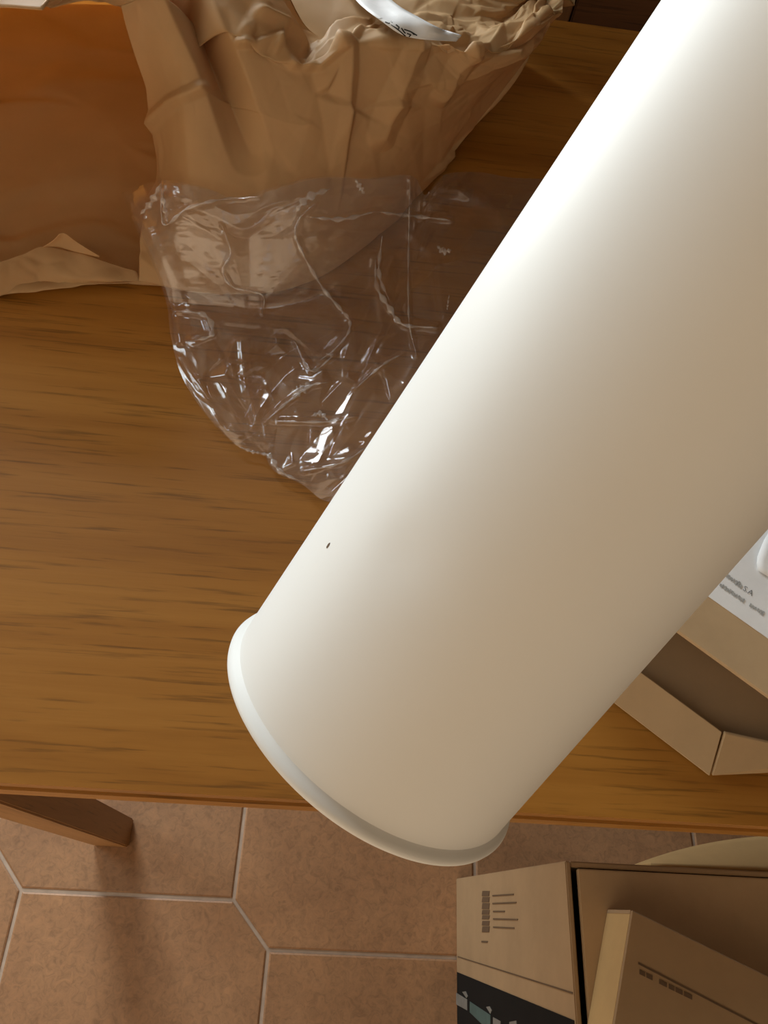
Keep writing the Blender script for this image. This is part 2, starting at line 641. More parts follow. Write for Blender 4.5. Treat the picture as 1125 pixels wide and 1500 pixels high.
def facets(uv, n, seed, lo=0.0, hi=1.0):
    """piecewise-linear random height over a random triangulation of the unit square"""
    from mathutils.geometry import delaunay_2d_cdt
    r_ = np.random.default_rng(seed)
    pts = r_.uniform(-0.03, 1.03, (n, 2))
    pts = np.vstack([pts, [[-.1, -.1], [1.1, -.1], [1.1, 1.1], [-.1, 1.1]]])
    h = r_.uniform(lo, hi, len(pts))
    res = delaunay_2d_cdt([Vector(p) for p in pts], [], [], 0, 1e-6)
    vv = np.array([tuple(v) for v in res[0]])
    hh = np.array([h[o[0]] for o in res[3]])
    out = np.zeros(len(uv))
    for f in res[2]:
        a, b_, c = (vv[i] for i in f)
        lo_, hi_ = np.min([a, b_, c], 0), np.max([a, b_, c], 0)
        idx = np.where((uv[:, 0] >= lo_[0]) & (uv[:, 0] <= hi_[0]) & (uv[:, 1] >= lo_[1]) & (uv[:, 1] <= hi_[1]))[0]
        if not len(idx):
            continue
        T = np.array([[a[0] - c[0], b_[0] - c[0]], [a[1] - c[1], b_[1] - c[1]]])
        det = np.linalg.det(T)
        if abs(det) < 1e-12:
            continue
        l = np.linalg.inv(T) @ (uv[idx] - c).T
        l3 = 1 - l[0] - l[1]
        ok = (l[0] > -1e-6) & (l[1] > -1e-6) & (l3 > -1e-6)
        out[idx[ok]] = l[0][ok] * hh[f[0]] + l[1][ok] * hh[f[1]] + l3[ok] * hh[f[2]]
    return out


def seg_dist(p, poly):
    """2-D distance of points p to a polyline, and the position 0..1 along it"""
    best = np.full(len(p), 1e9)
    par = np.zeros(len(p))
    poly = np.array(poly, float)
    L = np.r_[0, np.cumsum(np.linalg.norm(np.diff(poly, axis=0), axis=1))]
    for i in range(len(poly) - 1):
        a, b_ = poly[i], poly[i + 1]
        ab = b_ - a
        t = np.clip(((p - a) @ ab) / (ab @ ab), 0, 1)
        d = np.linalg.norm(p - (a + t[:, None] * ab), axis=1)
        m = d < best
        best[m] = d[m]
        par[m] = (L[i] + t[m] * (L[i + 1] - L[i])) / L[-1]
    return best, par


def to_px(p):
    q = p - CAM
    d = q @ fwd
    return np.stack([562.5 + FPX * (q @ cam_r) / d, 750 - FPX * (q @ cam_u) / d], 1)


def catmull(ctrl, n):
    """resample a control polyline (k,3) to n points with a Catmull-Rom curve"""
    c = np.array(ctrl, float)
    k = len(c)
    e = np.vstack([2 * c[0] - c[1], c, 2 * c[-1] - c[-2]])
    out = []
    for t in np.linspace(0, k - 1, n):
        i = min(int(t), k - 2)
        f = t - i
        p0, p1, p2, p3 = e[i], e[i + 1], e[i + 2], e[i + 3]
        out.append(0.5 * ((2 * p1) + (-p0 + p2) * f + (2 * p0 - 5 * p1 + 4 * p2 - p3) * f ** 2 + (-p0 + 3 * p1 - 3 * p2 + p3) * f ** 3))
    return np.array(out)


def grid_normals(G):
    du = np.gradient(G, axis=1)
    dv = np.gradient(G, axis=0)
    n = np.cross(du, dv)
    return n / (np.linalg.norm(n, axis=2, keepdims=True) + 1e-9)


def grid_faces(nr, nc):
    return [(r * nc + c, r * nc + c + 1, (r + 1) * nc + c + 1, (r + 1) * nc + c) for r in range(nr - 1) for c in range(nc - 1)]


# ---------------------------------------------------------------- kraft paper bag
bag = tag(empty('paper_bag', (-0.1, 0.68, ZT)), 'crumpled brown kraft paper bag lying open on the table', 'bag')
Wr = [P(*a) for a in ((205, 413, .754), (300, 425, .753), (400, 426, .753), (475, 400, .753), (545, 345, .753), (612, 280, .755), (676, 208, .765), (730, 145, .79), (778, 80, .82), (803, 32, .848))]
Tr = [P(*a) for a in ((178, 0, .930), (255, -4, .935), (335, 40, .922), (430, 90, .902), (505, 66, .905), (575, 66, .902), (640, 66, .897), (690, 76, .887), (752, 60, .874), (803, 18, .858))]
M1 = [w_ * .55 + t_ * .45 for w_, t_ in zip(Wr, Tr)]
M2 = [w_ * .25 + t_ * .75 for w_, t_ in zip(Wr, Tr)]
M1[0] = P(222, 262, .802)
M2[0] = P(213, 130, .868)
for k in range(1, 9):
    M1[k] = M1[k] + np.array([0.003, -0.012, 0.004])
    M2[k] = M2[k] + np.array([0.004, -0.010, 0.004])
TM = [P(60, 3, .955), np.array([-.20, .66, .955]), np.array([-.10, .69, .945])] + [t_ + np.array([.012, .11, -.032]) for t_ in Tr[3:]]
BT = [(-.47, .535, .935), (-.51, .70, .915), (-.43, .83, .915), (-.25, .87, .875), (-.10, .88, .86), (0, .88, .85), (.06, .88, .845), (.11, .875, .845), (.17, .865, .85), (.205, .845, .855)]
BB = [(-.50, .47, .768), (-.545, .66, .754), (-.47, .83, .754), (-.28, .895, .754), (-.12, .90, .754), (-.01, .90, .755), (.05, .90, .765), (.10, .89, .79), (.16, .875, .82), (.207, .845, .852)]
BM = [P(0, 430, .758), np.array([-.33, .55, .754]), np.array([-.28, .66, .754]), np.array([-.16, .70, .754])] + [(np.array(a) * .5 + np.array(b_) * .5) for a, b_ in zip(Wr[4:], BB[4:])]
TM = [np.array(a) for a in TM]
BT = [np.array(a) for a in BT]
BB = [np.array(a) for a in BB]
rows = [Wr, M1, M2, Tr, TM, BT, BB, BM, Wr]
NC = 330
rowcurves = [catmull(r_, NC) for r_ in rows]
spans = [52, 40, 40, 60, 40, 40, 50, 40]
G = []
for k in range(8):
    for s in range(spans[k]):
        t = s / spans[k]
        t = t + 0.06 * math.sin(2 * math.pi * t) * -1
        G.append(rowcurves[k] * (1 - t) + rowcurves[k + 1] * t)
G.append(rowcurves[8])
G = np.array(G)
NR = len(G)
# soften the fold lines a little
for it in range(2):
    K = G.copy()
    K[1:-1] = 0.25 * G[:-2] + 0.5 * G[1:-1] + 0.25 * G[2:]
    G = K
Nn = grid_normals(G)
flat = G.reshape(-1, 3)
px = to_px(flat)
rowi = np.repeat(np.arange(NR), NC)
wall_rows = sum(spans[:3])
top_rows = wall_rows + spans[3]
onridge = np.where(rowi > wall_rows, np.exp(-((rowi - wall_rows) / 45.0) ** 2), np.exp(-((rowi - wall_rows) / 5.0) ** 2))
outfront = -Nn.reshape(-1, 3)
# orient normals outwards from the bag's middle line
cent = np.array([flat[rowi < NR - 1].mean(0)])
ctr_col = G[:-1].mean(0)
cc = np.tile(ctr_col, (NR, 1))
sgn = np.sign(((flat - cc) * outfront).sum(1))
sgn = np.where(np.median(sgn) >= 0, 1.0, -1.0)
outfront = outfront * sgn
arc_u = np.r_[0, np.cumsum(np.linalg.norm(np.diff(G[:top_rows], axis=1), axis=2).mean(0))]
arc_v = np.r_[0, np.cumsum(np.linalg.norm(np.diff(G, axis=0), axis=2).mean(1))]
uvb = np.stack([np.tile(arc_u, NR), arc_v[rowi]], 1) / max(arc_u[-1], arc_v[-1])
print('arc', arc_u[-1], arc_v[-1])
big_f = facets(uvb, 260, 61, -1, 1)
small_f = facets(uvb, 3600, 62, -1, 1)
crx = np.clip((px[:, 0] - 300) / 60, 0, 1)
mid_f = facets(uvb, 900, 64, -1, 1)
disp = 0.007 * big_f + 0.0035 * mid_f + 0.0007 * small_f
disp += onridge * crx * (0.0034 * small_f + 0.002 * mid_f)
wallmask = ((rowi < top_rows)).astype(float)
# deep pleat on the left of the front wall
d, u_ = seg_dist(px, [(262, -40), (292, 30), (318, 85), (335, 130), (352, 180), (368, 225)])
disp -= wallmask * 0.055 * np.clip(1 - d / 34, 0, 1) * np.clip(1.15 - u_, 0, 1)
# bright upright fold below the label, and smaller creases
for poly, hgt, wd in (([(610, 68), (592, 110), (570, 160), (556, 200)], 0.008, 22),
                      ([(205, 190), (250, 150), (300, 125)], 0.006, 14),
                      ([(690, 80), (668, 100), (640, 140)], 0.006, 16),
                      ([(350, 60), (400, 60), (432, 92), (470, 95), (505, 60)], 0.006, 10),
                      ([(375, 20), (410, 40), (405, 70)], 0.005, 9),
                      ([(440, 30), (455, 60), (445, 90)], -0.005, 12)):
    d, u_ = seg_dist(px, poly)
    disp += wallmask * hgt * np.clip(1 - d / wd, 0, 1)
# the underside rests on the table
V = flat + outfront * disp[:, None]
V[:, 2] = np.maximum(V[:, 2], ZT + 0.0015)
last = slice((NR - 1) * NC, NR * NC)
V[last] = V[:NC]
vs = V
fs = grid_faces(NR, NC)
# close the far end
ring_ids = [r * NC + NC - 1 for r in range(NR - 1)]
body = mesh_obj('bag_body', vs, fs + [tuple(ring_ids)], M_KRAFT, bag, True)
so = body.modifiers.new('paper', 'SOLIDIFY')
so.thickness = 0.0006
so.offset = 0
bag_pts = V.copy()


def patch(name, rows_px, n, m, mat, parent, crum=0.0, seed=3, thick=0.0006):
    """sheet through rows of (px, py, z) control points"""
    rc = [catmull([P(*a) for a in r_], m) for r_ in rows_px]
    g = []
    for c in range(m):
        g.append(catmull([r_[c] for r_ in rc], n))
    g = np.array(g).transpose(1, 0, 2)
    N_ = grid_normals(g)
    f_ = g.reshape(-1, 3)
    if crum:
        f_ = f_ + N_.reshape(-1, 3) * (crum * (ridged(f_, 0.018, seed) - 0.3))[:, None]
    f_[:, 2] = np.maximum(f_[:, 2], ZT + 0.001)
    o = mesh_obj(name, f_, grid_faces(n, m), mat, parent, True)
    s_ = o.modifiers.new('paper', 'SOLIDIFY')
    s_.thickness = thick
    s_.offset = 0
    return o


# unseen paper sheet added behind the bag, shading part of its glowing back
fb = []
for r in range(20):
    for c in range(40):
        u, v = c / 39, r / 19
        x = -0.27 + 0.10 * v + (0.42 - 0.10 * v) * u
        fb.append((x, 0.918 + 0.012 * math.sin(7 * u) * v + 0.02 * (1 - v) * 0 + 0.004 * math.sin(19 * u + 3 * v), ZT + 0.0015 + 0.15 * v))
fbo = mesh_obj('shade_sheet', fb, grid_faces(20, 40), M_KRAFT, bag, True)
fs_ = fbo.modifiers.new('paper', 'SOLIDIFY')
fs_.thickness = 0.001
# torn lower lip of the mouth, curled up, and its folded corner
patch('torn_lip', [[(-150, 480, .757), (-60, 452, .757), (0, 434, .757), (40, 418, .757), (66, 412, .757), (105, 416, .757), (160, 414, .757), (206, 413, .756)],
                   [(-150, 440, .766), (-60, 420, .767), (0, 404, .768), (40, 392, .768), (64, 388, .767), (105, 402, .764), (160, 409, .762), (206, 410, .757)],
                   [(-150, 410, .771), (-60, 398, .772), (0, 383, .773), (38, 370, .774), (62, 361, .774), (100, 366, .771), (130, 374, .772), (200, 398, .760)]], 26, 70, M_KRAFT, bag, 0.003, 11)
patch('torn_corner', [[(62, 362, .775), (85, 362, .775), (108, 368, .774), (145, 377, .775)],
                      [(78, 352, .782), (94, 351, .782), (112, 360, .779), (145, 376, .776)],
                      [(86, 343, .788), (95, 342, .788), (113, 355, .782), (145, 375, .777)]], 10, 20, M_KRAFT, bag, 0.001, 12)
adopt(bag)


# sample the bag's nearest depth per pixel cell so that label and film lie on it
def depth_map(points, cell):
    pp = to_px(points)
    dd = (points - CAM) @ fwd
    mp = {}
    for (x, y), d_ in zip(pp, dd):
        k_ = (int(x // cell), int(y // cell))
        if k_ not in mp or d_ < mp[k_]:
            mp[k_] = d_
    return mp


DM = depth_map(bag_pts, 8)


def surf_depth(x, y, cell=8, rad=1):
    d_tab = (ZT + 0.001 - CAM_H) / ray(x, y)[2]
    best = d_tab
    cx_, cy_ = int(x // cell), int(y // cell)
    for i in range(-rad, rad + 1):
        for j in range(-rad, rad + 1):
            v = DM.get((cx_ + i, cy_ + j))
            if v is not None and v < best:
                best = v
    return best


def on_surface(x, y, lift, rad=1):
    return CAM + ray(x, y) * (surf_depth(x, y, rad=rad) - lift)


# white address label stuck on the bag, cut by its folds
lab_hi = [(540, -40), (575, 2), (610, 24), (645, 42), (676, 52)]
lab_lo = [(500, -30), (524, 4), (560, 32), (598, 55), (668, 61)]
n_, m_ = 8, 40
hi_ = catmull([(a, b_, 0) for a, b_ in lab_hi], m_)
lo_ = catmull([(a, b_, 0) for a, b_ in lab_lo], m_)
gp = []
for r in range(n_):
    t = r / (n_ - 1)
    for c in range(m_):
        p = hi_[c] * (1 - t) + lo_[c] * t
        gp.append(on_surface(p[0], p[1], 0.002, 2))
lg = np.array(gp).reshape(n_, m_, 3)
for it in range(6):
    K = lg.copy()
    K[:, 1:-1] = 0.25 * lg[:, :-2] + 0.5 * lg[:, 1:-1] + 0.25 * lg[:, 2:]
    lg = K
label_o = mesh_obj('address_label', lg.reshape(-1, 3), grid_faces(n_, m_), M_WHITE, bag, True)
label_o['label'] = 'white printed address label'
s_ = label_o.modifiers.new('paper', 'SOLIDIFY')
s_.thickness = 0.0004
# the black lettering on it, foreshortened strokes
lgf = lg.reshape(-1, 3)


def lab_pt(x, y):
    pp = to_px(lgf)
    i = np.argsort(((pp - np.array([x, y])) ** 2).sum(1))[:3]
    d_ = ((lgf[i] - CAM) @ fwd).mean()
    return CAM + ray(x, y) * (d_ - 0.0012)


strokes = [[(553, 27), (559, 25.5), (566, 28)], [(562, 25.5), (569, 30), (575, 33.5)], [(564, 32), (570, 34.5), (574, 31)], [(573, 36), (580, 41), (586, 46), (594, 53)],
           [(580, 36), (585, 40), (583, 43)], [(588, 41), (592, 47), (594, 49)], [(592, 43), (601, 46), (611, 52)], [(596, 49), (602, 51), (599, 54)], [(603, 47), (607, 51)]]
vv, ff = [], []
for st in strokes:
    for a, b_ in zip(st[:-1], st[1:]):
        dx, dy = b_[0] - a[0], b_[1] - a[1]
        l_ = math.hypot(dx, dy)
        ox, oy = -dy / l_ * 0.9, dx / l_ * 0.9
        k_ = len(vv)
        for p in ((a[0] + ox, a[1] + oy), (b_[0] + ox, b_[1] + oy), (b_[0] - ox, b_[1] - oy), (a[0] - ox, a[1] - oy)):
            vv.append(lab_pt(*p))
        ff.append((k_, k_ + 1, k_ + 2, k_ + 3))
mesh_obj('lettering', vv, ff, M_INK, label_o)
label_o.matrix_parent_inverse = Matrix.Translation(bag.location).inverted()

# ---------------------------------------------------------------- clear plastic bag
film = tag(empty('plastic_bag', (0.0, 0.42, ZT)), 'crumpled clear plastic bag on the table in front of the paper bag', 'plastic bag')


def film_sheet(name, left, right, top, bottom, nx, ny, base, seed, creases, big=0.012):
    L_ = catmull([(a, b_, 0) for a, b_ in left], ny)
    R_ = catmull([(a, b_, 0) for a, b_ in right], ny)
    T_ = catmull([(a, b_, 0) for a, b_ in top], nx)
    B_ = catmull([(a, b_, 0) for a, b_ in bottom], nx)
    g = np.zeros((ny, nx, 2))
    for i in range(ny):
        v = i / (ny - 1)
        for j in range(nx):
            u = j / (nx - 1)
            p = (1 - u) * L_[i] + u * R_[i] + (1 - v) * T_[j] + v * B_[j] - ((1 - u) * (1 - v) * T_[0] + u * (1 - v) * T_[-1] + (1 - u) * v * B_[0] + u * v * B_[-1])
            g[i, j] = p[:2]
    f_ = g.reshape(-1, 2)
    uu, vv_ = np.meshgrid(np.linspace(0, 1, nx), np.linspace(0, 1, ny))
    uv = np.stack([uu.ravel(), vv_.ravel()], 1)
    dep = np.array([surf_depth(x, y, rad=2) for x, y in f_]).reshape(ny, nx)
    for it in range(14):
        K = dep.copy()
        K[1:-1] = np.minimum(dep[1:-1], 0.25 * dep[:-2] + 0.5 * dep[1:-1] + 0.25 * dep[2:])
        K[:, 1:-1] = np.minimum(K[:, 1:-1], 0.25 * K[:, :-2] + 0.5 * K[:, 1:-1] + 0.25 * K[:, 2:])
        dep = K
    h = base + big * facets(uv, 60, seed) + 0.008 * facets(uv, 170, seed + 1) ** 2 + 0.0008 * facets(uv, 900, seed + 2)
    for poly, hg, wd in creases:
        d, u_ = seg_dist(f_, poly)
        h += 1.1 * hg * np.exp(-(d / (0.7 * wd)) ** 2)
    # edges of the sheet come down onto what lies beneath
    edge = np.minimum(np.minimum(uv[:, 0], uv[:, 1]), np.minimum(1 - uv[:, 0], 1 - uv[:, 1]))
    h = np.maximum(0.0015, h * np.clip(0.35 + edge / 0.10, 0, 1))
    pts = np.array([CAM + ray(x, y) * (d_ - hh) for (x, y), d_, hh in zip(f_, dep.ravel(), h)])
    o = mesh_obj(name, pts, grid_faces(ny, nx), M_FILM, film, True)
    return o, pts


left = [(178, 282), (200, 335), (226, 392), (244, 445), (250, 492), (265, 548), (290, 592), (322, 632)]
right = [(800, 262), (780, 320), (745, 390), (705, 455), (665, 520), (625, 580), (580, 645), (530, 715)]
top = [(178, 282), (238, 264), (300, 274), (345, 290), (400, 274), (470, 258), (540, 260), (602, 257), (622, 285), (650, 256), (700, 252), (750, 260), (800, 262)]
bottom = [(322, 632), (352, 656), (384, 664), (402, 690), (440, 708), (480, 734), (530, 715)]
creases = [([(462, 298), (440, 318), (432, 340), (440, 365), (470, 418), (498, 452), (512, 470), (509, 490), (490, 512), (468, 528)], 0.006, 5),
           ([(601, 256), (599, 330), (598, 420), (600, 478), (610, 520)], 0.007, 4),
           ([(236, 262), (240, 328), (275, 305), (325, 292), (378, 288)], 0.006, 6),
           ([(455, 318), (500, 321), (550, 310), (600, 316), (660, 322)], 0.006, 6),
           ([(325, 330), (338, 370), (326, 395), (340, 420), (384, 432), (384, 460)], 0.004, 4),
           ([(432, 500), (455, 543), (490, 520)], 0.006, 5),
           ([(388, 618), (420, 590), (455, 565), (480, 560)], 0.006, 5),
           ([(400, 617), (475, 618), (520, 610)], 0.005, 5),
           ([(520, 570), (560, 535), (590, 518)], 0.005, 4),
           ([(445, 690), (500, 678), (545, 650)], 0.005, 5),
           ([(550, 380), (552, 420), (570, 450), (590, 475), (640, 480)], 0.007, 8),
           ([(200, 300), (230, 370), (250, 420), (262, 500)], 0.006, 10),
           ([(255, 455), (300, 462), (310, 490), (280, 500)], 0.006, 7),
           ([(355, 500), (360, 560), (375, 620)], 0.006, 10),
           ([(640, 270), (700, 290), (750, 330)], 0.010, 22)]
_, fpts = film_sheet('upper_layer', left, right, top, bottom, 240, 220, 0.006, 21, creases, 0.016)
# folded-over creases of the film: several layers, so whiter
fpx = to_px(fpts)
fdep = (fpts - CAM) @ fwd


def crease_strip(poly, wpx):
    c = catmull([(a, b_, 0) for a, b_ in poly], 10 * len(poly))[:, :2]
    tng = np.gradient(c, axis=0)
    tng /= np.linalg.norm(tng, axis=1, keepdims=True)
    nor = np.stack([-tng[:, 1], tng[:, 0]], 1)
    k_ = len(c)
    prof = np.sin(np.linspace(0.12, math.pi - 0.12, k_)) * (0.65 + 0.35 * np.sin(np.arange(k_) * 0.9 + poly[0][0]))
    vs_ = []
    for side_, lift in ((-1, 0.0008), (0, 0.0022), (1, 0.0008)):
        for i in range(k_):
            q2 = c[i] + nor[i] * side_ * wpx * prof[i]
            d2 = ((fpx - c[i]) ** 2).sum(1)
            dd = fdep[np.argpartition(d2, 4)[:4]].min()
            vs_.append(CAM + ray(*q2) * (dd - lift))
    fs_ = [(r * k_ + i, r * k_ + i + 1, (r + 1) * k_ + i + 1, (r + 1) * k_ + i) for r in range(2) for i in range(k_ - 1)]
    return mesh_obj('crease', vs_, fs_, M_FOLD, film, True)


for poly, w_ in ((creases[0][0], 2.6), (creases[1][0], 1.6), (creases[2][0], 2.6), (creases[3][0][:3], 3.5), (creases[3][0][2:], 3.0), (creases[4][0], 1.8), (creases[5][0], 2.2),
                 (creases[6][0], 2.6), (creases[7][0], 2.0), (creases[8][0], 1.8), (creases[9][0], 2.2), (creases[10][0], 4.0), (creases[12][0], 4.0),
                 ([(432, 312), (450, 290), (485, 276)], 6.0), ([(520, 262), (528, 275), (534, 285)], 4.0), ([(236, 268), (222, 295), (205, 315)], 5.0),
                 ([(236, 270), (240, 300), (246, 328)], 3.5), ([(640, 360), (650, 368), (662, 366)], 5.0), ([(425, 575), (440, 572), (455, 560)], 7.0),
                 ([(455, 610), (470, 606), (480, 616)], 4.0), ([(478, 518), (484, 520), (489, 518)], 2.6), ([(658, 430), (656, 445), (655, 455)], 1.5),
                 ([(380, 665), (395, 668), (410, 690), (440, 705)], 4.0), ([(352, 655), (370, 662), (384, 664)], 2.5), ([(560, 345), (555, 400), (570, 440)], 3.0)):
    crease_strip(poly, w_ * 1.25)
film_sheet('lower_layer', [(a + 6, b_ + 4) for a, b_ in left], right, [(a, b_ + 5) for a, b_ in top], [(a + 4, b_ - 6) for a, b_ in bottom], 150, 140, 0.002, 41,
           [([(330, 470), (420, 480), (520, 560)], 0.004, 8), ([(560, 300), (640, 380), (650, 460)], 0.005, 10)], 0.007)
adopt(film)

# ---------------------------------------------------------------- cardboard box on the table
cbox = tag(empty('cardboard_box', (0.33, 0.2, ZT)), 'small cardboard box with a white shipping label on the table', 'box')
ZB0, ZB1 = ZT + 0.001, 0.827
A_ = P(900, 1030, ZT)
B_ = P(1040, 1137, ZT)
ldir = (B_ - A_)
ldir[2] = 0
ldir /= np.linalg.norm(ldir)
ndir = np.array([-ldir[1], ldir[0], 0])
if ndir[1] < 0:
    ndir = -ndir
Ftop = P(1058, 968, ZB1)
Fr = np.array([Ftop[0], Ftop[1], 0])


def cb(u, v, z):
    """box frame: u along the front edge, v into the box"""
    return Fr + ldir * u + ndir * v + np.array([0, 0, z])


Lb, Db, th = 0.11, 0.20, 0.003
u0b, u1b = -0.16, 0.12
vi = 0.085
plate('inner_panel', [cb(u0b + th, vi, ZB0 + th), cb(u1b - th, vi, ZB0 + th), cb(u1b - th, vi, ZB1 - th), cb(u0b + th, vi, ZB1 - th)], th, M_CARD, cbox, -ndir)
plate('bottom_panel', [cb(u0b + th, -0.004, ZB0 + th), cb(u1b - th, -0.004, ZB0 + th), cb(u1b - th, Db - th, ZB0 + th), cb(u0b + th, Db - th, ZB0 + th)], th * 0.9, M_CARD, cbox, (0, 0, 1))
plate('back_panel', [cb(u0b, Db, ZB0), cb(u1b, Db, ZB0), cb(u1b, Db, ZB1 - th), cb(u0b, Db, ZB1 - th)], th, M_CARD3, cbox, ndir)
plate('side_panel', [cb(u0b, th, ZB0), cb(u0b, Db - th, ZB0), cb(u0b, Db - th, ZB1 - th), cb(u0b, th, ZB1 - th)], th, M_CARD3, cbox, -ldir)
plate('side_panel', [cb(u1b, th, ZB0), cb(u1b, Db - th, ZB0), cb(u1b, Db - th, ZB1 - th), cb(u1b, th, ZB1 - th)], th, M_CARD3, cbox, ldir)
lid = plate('lid', [cb(u0b, -0.0015, ZB1), cb(u1b, -0.0015, ZB1), cb(u1b, Db, ZB1), cb(u0b, Db, ZB1)], th, M_CARD3, cbox, (0, 0, 1), 0.0008)
# tray flaps spread out around its foot
zf0, zf1 = ZT + 0.002, ZT + 0.016
fl1 = [P(858, 998, zf0 + .003), P(1040, 1137, zf0 + .003), P(1058, 1072, zf1), P(895, 952, zf1)]
plate('tray_flap', fl1, 0.0025, M_CARD3, cbox, (0, 0, 1), 0.0006)
fl2 = [P(1043, 1137, zf0 + .003), P(1230, 1128, zf0 + .003), P(1230, 1112, zf1), P(1062, 1074, zf1)]
plate('tray_flap', fl2, 0.0025, M_CARD3, cbox, (0, 0, 1), 0.0006)
# white label on the lid
zl = ZB1 + 0.0006
c0 = P(1037, 873, zl)
rel = c0 - Fr
cu, cv = rel @ ldir, rel @ ndir
wl = plate('shipping_label', [cb(cu - 0.05, cv, zl), cb(cu + 0.10, cv, zl), cb(cu + 0.10, cv + 0.095, zl), cb(cu - 0.05, cv + 0.095, zl)], 0.0005, M_WHITE, cbox, (0, 0, 1))
wl['label'] = 'white shipping label with grey print'
pA, pB = P(1087, 864, zl), P(1101, 873.5, zl)
text_mesh('print', 'S.A', 0.0058, pA, pB - pA, ndir, M_INKD, wl, 0.0004, 0, np.linalg.norm(pB - pA))


def smudge(xa, ya, xb, yb, hgt, mat, n, seed):
    # a line of print too small to read: a row of uneven strokes
    r_ = random.Random(seed)
    a3, b3 = P(xa, ya, zl), P(xb, yb, zl)
    vs_, fs_ = [], []
    for i in range(n):
        t0, t1 = (i + 0.06) / n, (i + r_.uniform(0.62, 0.97)) / n
        h0, h1 = hgt * r_.uniform(0, 0.18), hgt * r_.uniform(0.7, 1.0)
        k_ = len(vs_)
        for t, h_ in ((t0, h0), (t1, h0), (t1, h1), (t0, h1)):
            vs_.append(a3 + (b3 - a3) * t + ndir * h_ + np.array([0, 0, 0.0004]))
        fs_.append((k_, k_ + 1, k_ + 2, k_ + 3))
    return mesh_obj('print', vs_, fs_, mat, wl)


smudge(1061, 845.5, 1085, 862.5, 0.0042, M_INKG, 7, 1)
smudge(1052, 859, 1089, 884, 0.0038, M_INKG, 11, 2)
smudge(1096, 888.5, 1118, 903.5, 0.0038, M_INKG, 6, 3)
# crumpled clear sleeve / white slip lying over the label's far end
sl = []
for r in range(14):
    for c in range(22):
        u = cu + 0.012 + 0.11 * c / 21 + 0.0006 * math.sin(r * 0.8) + 0.006 * (1 - min(1, r / 3)) ** 2
        v = cv + 0.0395 + 0.055 * r / 13 + 0.0004 * math.sin(c * 0.7)
        sl.append(cb(u, v, zl + 0.0012 + 0.0018 * (0.5 + 0.5 * math.sin(c * 0.45 + r * 0.4)) * min(1, r / 3)))
slip = mesh_obj('paper_slip', sl, grid_faces(14, 22), M_WHITE, cbox, True)
s_ = slip.modifiers.new('paper', 'SOLIDIFY')
s_.thickness = 0.0005
adopt(cbox)

# ---------------------------------------------------------------- big carton on the floor
carton = tag(empty('carton', (0.55, -0.25, 0)), 'large brown cardboard carton with a black printed band standing on the floor', 'carton')
KX0, KX1, KY0, KY1, KZ = 0.244, 0.78, -0.46, 0.046, 0.522
ct = 0.005
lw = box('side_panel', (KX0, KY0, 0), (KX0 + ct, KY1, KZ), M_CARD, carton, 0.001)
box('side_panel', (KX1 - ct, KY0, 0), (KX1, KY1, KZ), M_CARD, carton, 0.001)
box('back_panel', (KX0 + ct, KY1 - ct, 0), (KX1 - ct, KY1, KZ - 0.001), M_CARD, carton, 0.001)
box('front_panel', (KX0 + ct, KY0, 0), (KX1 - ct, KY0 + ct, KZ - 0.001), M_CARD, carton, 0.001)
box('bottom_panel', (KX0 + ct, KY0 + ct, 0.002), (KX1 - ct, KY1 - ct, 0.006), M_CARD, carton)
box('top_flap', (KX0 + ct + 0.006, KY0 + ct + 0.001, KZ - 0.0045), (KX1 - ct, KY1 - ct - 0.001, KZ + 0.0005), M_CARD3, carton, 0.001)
# rear flap bent outwards, window light on it painted as paler board
fr, nfl = [], 36
rowsF = []
for r in range(9):
    t = r / 8
    for c in range(nfl):
        s = c / (nfl - 1)
        x = 0.331 + s * 0.43
        yout = 0.027 * (1 - (1 - min(1, s * 2.0)) ** 2.2) + 0.0005
        z = KZ - 0.010 - 0.020 * t - 0.018 * t * t
        fr.append((x, KY1 + 0.001 + yout * t * 1.35, z))
rf = mesh_obj('rear_flap', fr, grid_faces(9, nfl), M_CARD2, carton, True)
rf['label'] = 'flap bent outwards, coloured lighter as if lit'
s_ = rf.modifiers.new('board', 'SOLIDIFY')
s_.thickness = 0.003
s_.offset = 0


# printing on the carton's left side (plane x = KX0)
def side(pts, lift=0.0006):
    return [PXX(a, b_, KX0 - lift) for a, b_ in pts]


def print_patch(name, pts, mat, lift=0.0006):
    return plate(name, side(pts, lift), lift * 0.9, mat, lw, (-1, 0, 0))


yb0, yb1 = -0.0765, -0.36
plate('black_band', [(KX0 - 0.0006, yb0, 0.004), (KX0 - 0.0006, yb0, KZ - 0.004), (KX0 - 0.0006, yb1, KZ - 0.004), (KX0 - 0.0006, yb1, 0.004)], 0.0005, M_BAND, lw, (-1, 0, 0))
print_patch('band_picture', [(666, 1453), (684, 1464), (684, 1480), (666, 1470)], M_GREYP, 0.0011)
print_patch('band_picture', [(688, 1467), (718, 1487), (718, 1512), (688, 1483)], M_TEAL, 0.0011)
print_patch('band_picture', [(722, 1490), (733, 1496), (733, 1525), (722, 1514)], M_GREYP, 0.0011)
print_patch('band_picture', [(677, 1453), (682, 1452), (685, 1459), (683, 1462)], M_GREYP, 0.0011)
print_patch('band_picture', [(712, 1475), (717, 1474), (720, 1480), (718, 1485)], M_GREYP, 0.0011)
print_patch('band_picture', [(746, 1497), (756, 1495), (757, 1505), (746, 1510)], M_GREYP, 0.0011)
# scored line
box('score_line', (KX0 - 0.0005, -0.0575, 0.01), (KX0 + 0.001, -0.0563, KZ - 0.003), M_INKB, lw)
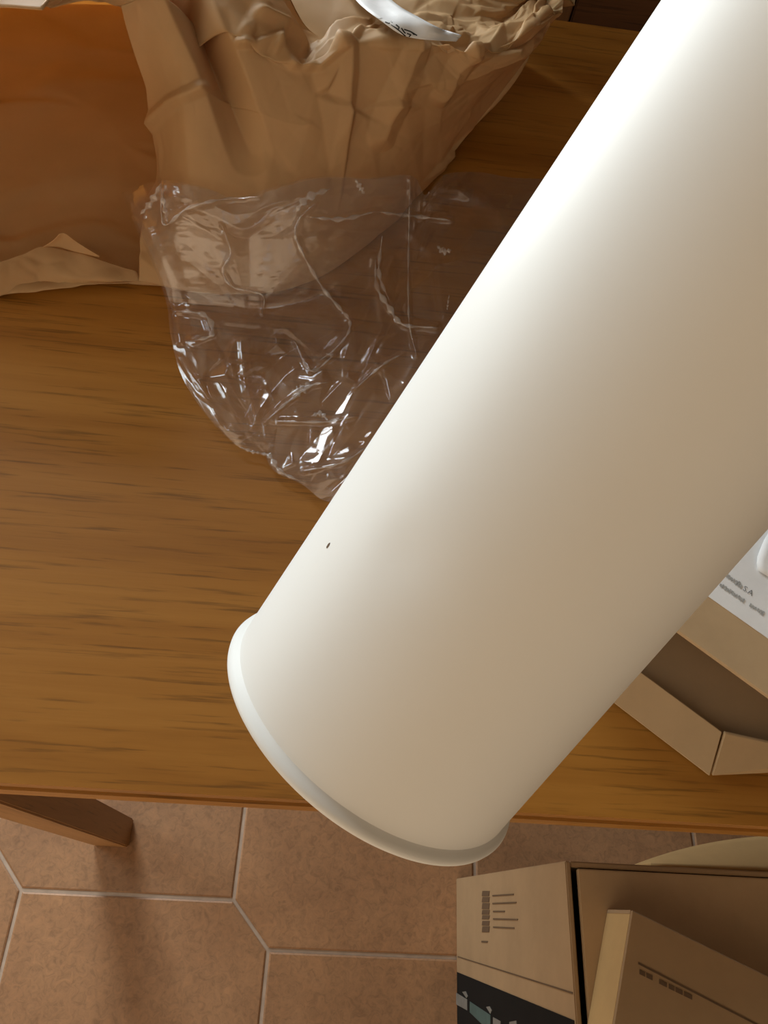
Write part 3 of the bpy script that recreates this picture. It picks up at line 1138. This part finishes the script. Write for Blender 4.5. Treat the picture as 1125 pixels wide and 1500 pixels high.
# dark heading and thin lines of text, reading along the carton's height turned sideways
for (y0, y1) in ((1305, 1313), (1314, 1322), (1323, 1332), (1333, 1340), (1341, 1347), (1349, 1356), (1357, 1366)):
    print_patch('heading_print', [(706.5, y0), (717, y0), (716, y1 - 0.6), (705.5, y1 - 0.6)], M_INKB)
for (x0, x1, y0, y1) in ((721, 752, 1312, 1310), (721, 756, 1323.5, 1322), (722, 739, 1335, 1335), (722, 758, 1346, 1347), (722, 753, 1358, 1359.5)):
    print_patch('text_line', [(x0, y0 - 1), (x1, y1 - 1), (x1, y1 + 1), (x0, y0 + 1)], M_INKB)
print_patch('text_line', [(705, 1378), (714, 1378.5), (714, 1381), (705, 1380.5)], M_INKB)
adopt(carton)
for ch in [o for o in COL.objects if o.parent == lw]:
    pass

# ---------------------------------------------------------------- small flat box lying on the carton
sbox = tag(empty('flat_box', (0.38, -0.05, KZ + 0.001)), 'flat brown box lying askew on top of the big carton', 'box')
zs0, zs1 = KZ + 0.001, 0.578
c1 = P(926, 1333, zs1)
c2 = P(899, 1500, zs1)
c3 = P(1125, 1430, zs1)
dx = (c3 - c1)
dx[2] = 0
dx /= np.linalg.norm(dx)
dy = (c2 - c1)
dy[2] = 0
dy /= np.linalg.norm(dy)
O_ = np.array([c1[0], c1[1], 0])


def sb(u, v, z):
    return O_ + dx * u + dy * v + np.array([0, 0, z])


Ls, Ds = 0.26, 0.24
plate('side_panel', [sb(0, 0.003, zs0), sb(0, Ds - .003, zs0), sb(0, Ds - .003, zs1 - .003), sb(0, .003, zs1 - .003)], .003, M_CARD2, sbox, -dx)  # side towards the light, its brightness put into a paler board colour
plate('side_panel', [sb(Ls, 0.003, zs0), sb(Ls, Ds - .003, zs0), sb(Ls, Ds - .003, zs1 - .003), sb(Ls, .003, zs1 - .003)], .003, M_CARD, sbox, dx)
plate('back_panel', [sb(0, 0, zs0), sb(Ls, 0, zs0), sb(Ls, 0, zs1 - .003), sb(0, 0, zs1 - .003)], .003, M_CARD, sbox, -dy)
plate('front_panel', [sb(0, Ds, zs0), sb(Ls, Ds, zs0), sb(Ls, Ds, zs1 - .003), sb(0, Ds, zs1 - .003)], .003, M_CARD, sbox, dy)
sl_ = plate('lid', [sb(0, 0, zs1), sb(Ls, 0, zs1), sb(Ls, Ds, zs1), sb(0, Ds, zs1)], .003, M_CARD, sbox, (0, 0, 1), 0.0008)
pz = zs1 + 0.0005


def top_print(name, pts, mat=M_INKB):
    return plate(name, [P(a, b_, pz) for a, b_ in pts], 0.0004, mat, sl_, (0, 0, 1))


top_print('printed_line', [(935, 1409.5), (1180, 1536), (1180, 1539), (935, 1412.5)])
for (xa, xb) in ((937, 945), (947, 956), (966, 977), (980, 988), (990, 1000), (1002, 1014)):
    ya, yb = 1423 + (xa - 937) * .49, 1423 + (xb - 937) * .49
    top_print('printed_letter', [(xa, ya - 3), (xb, yb - 3), (xb, yb + 4), (xa, ya + 4)])
adopt(sbox)
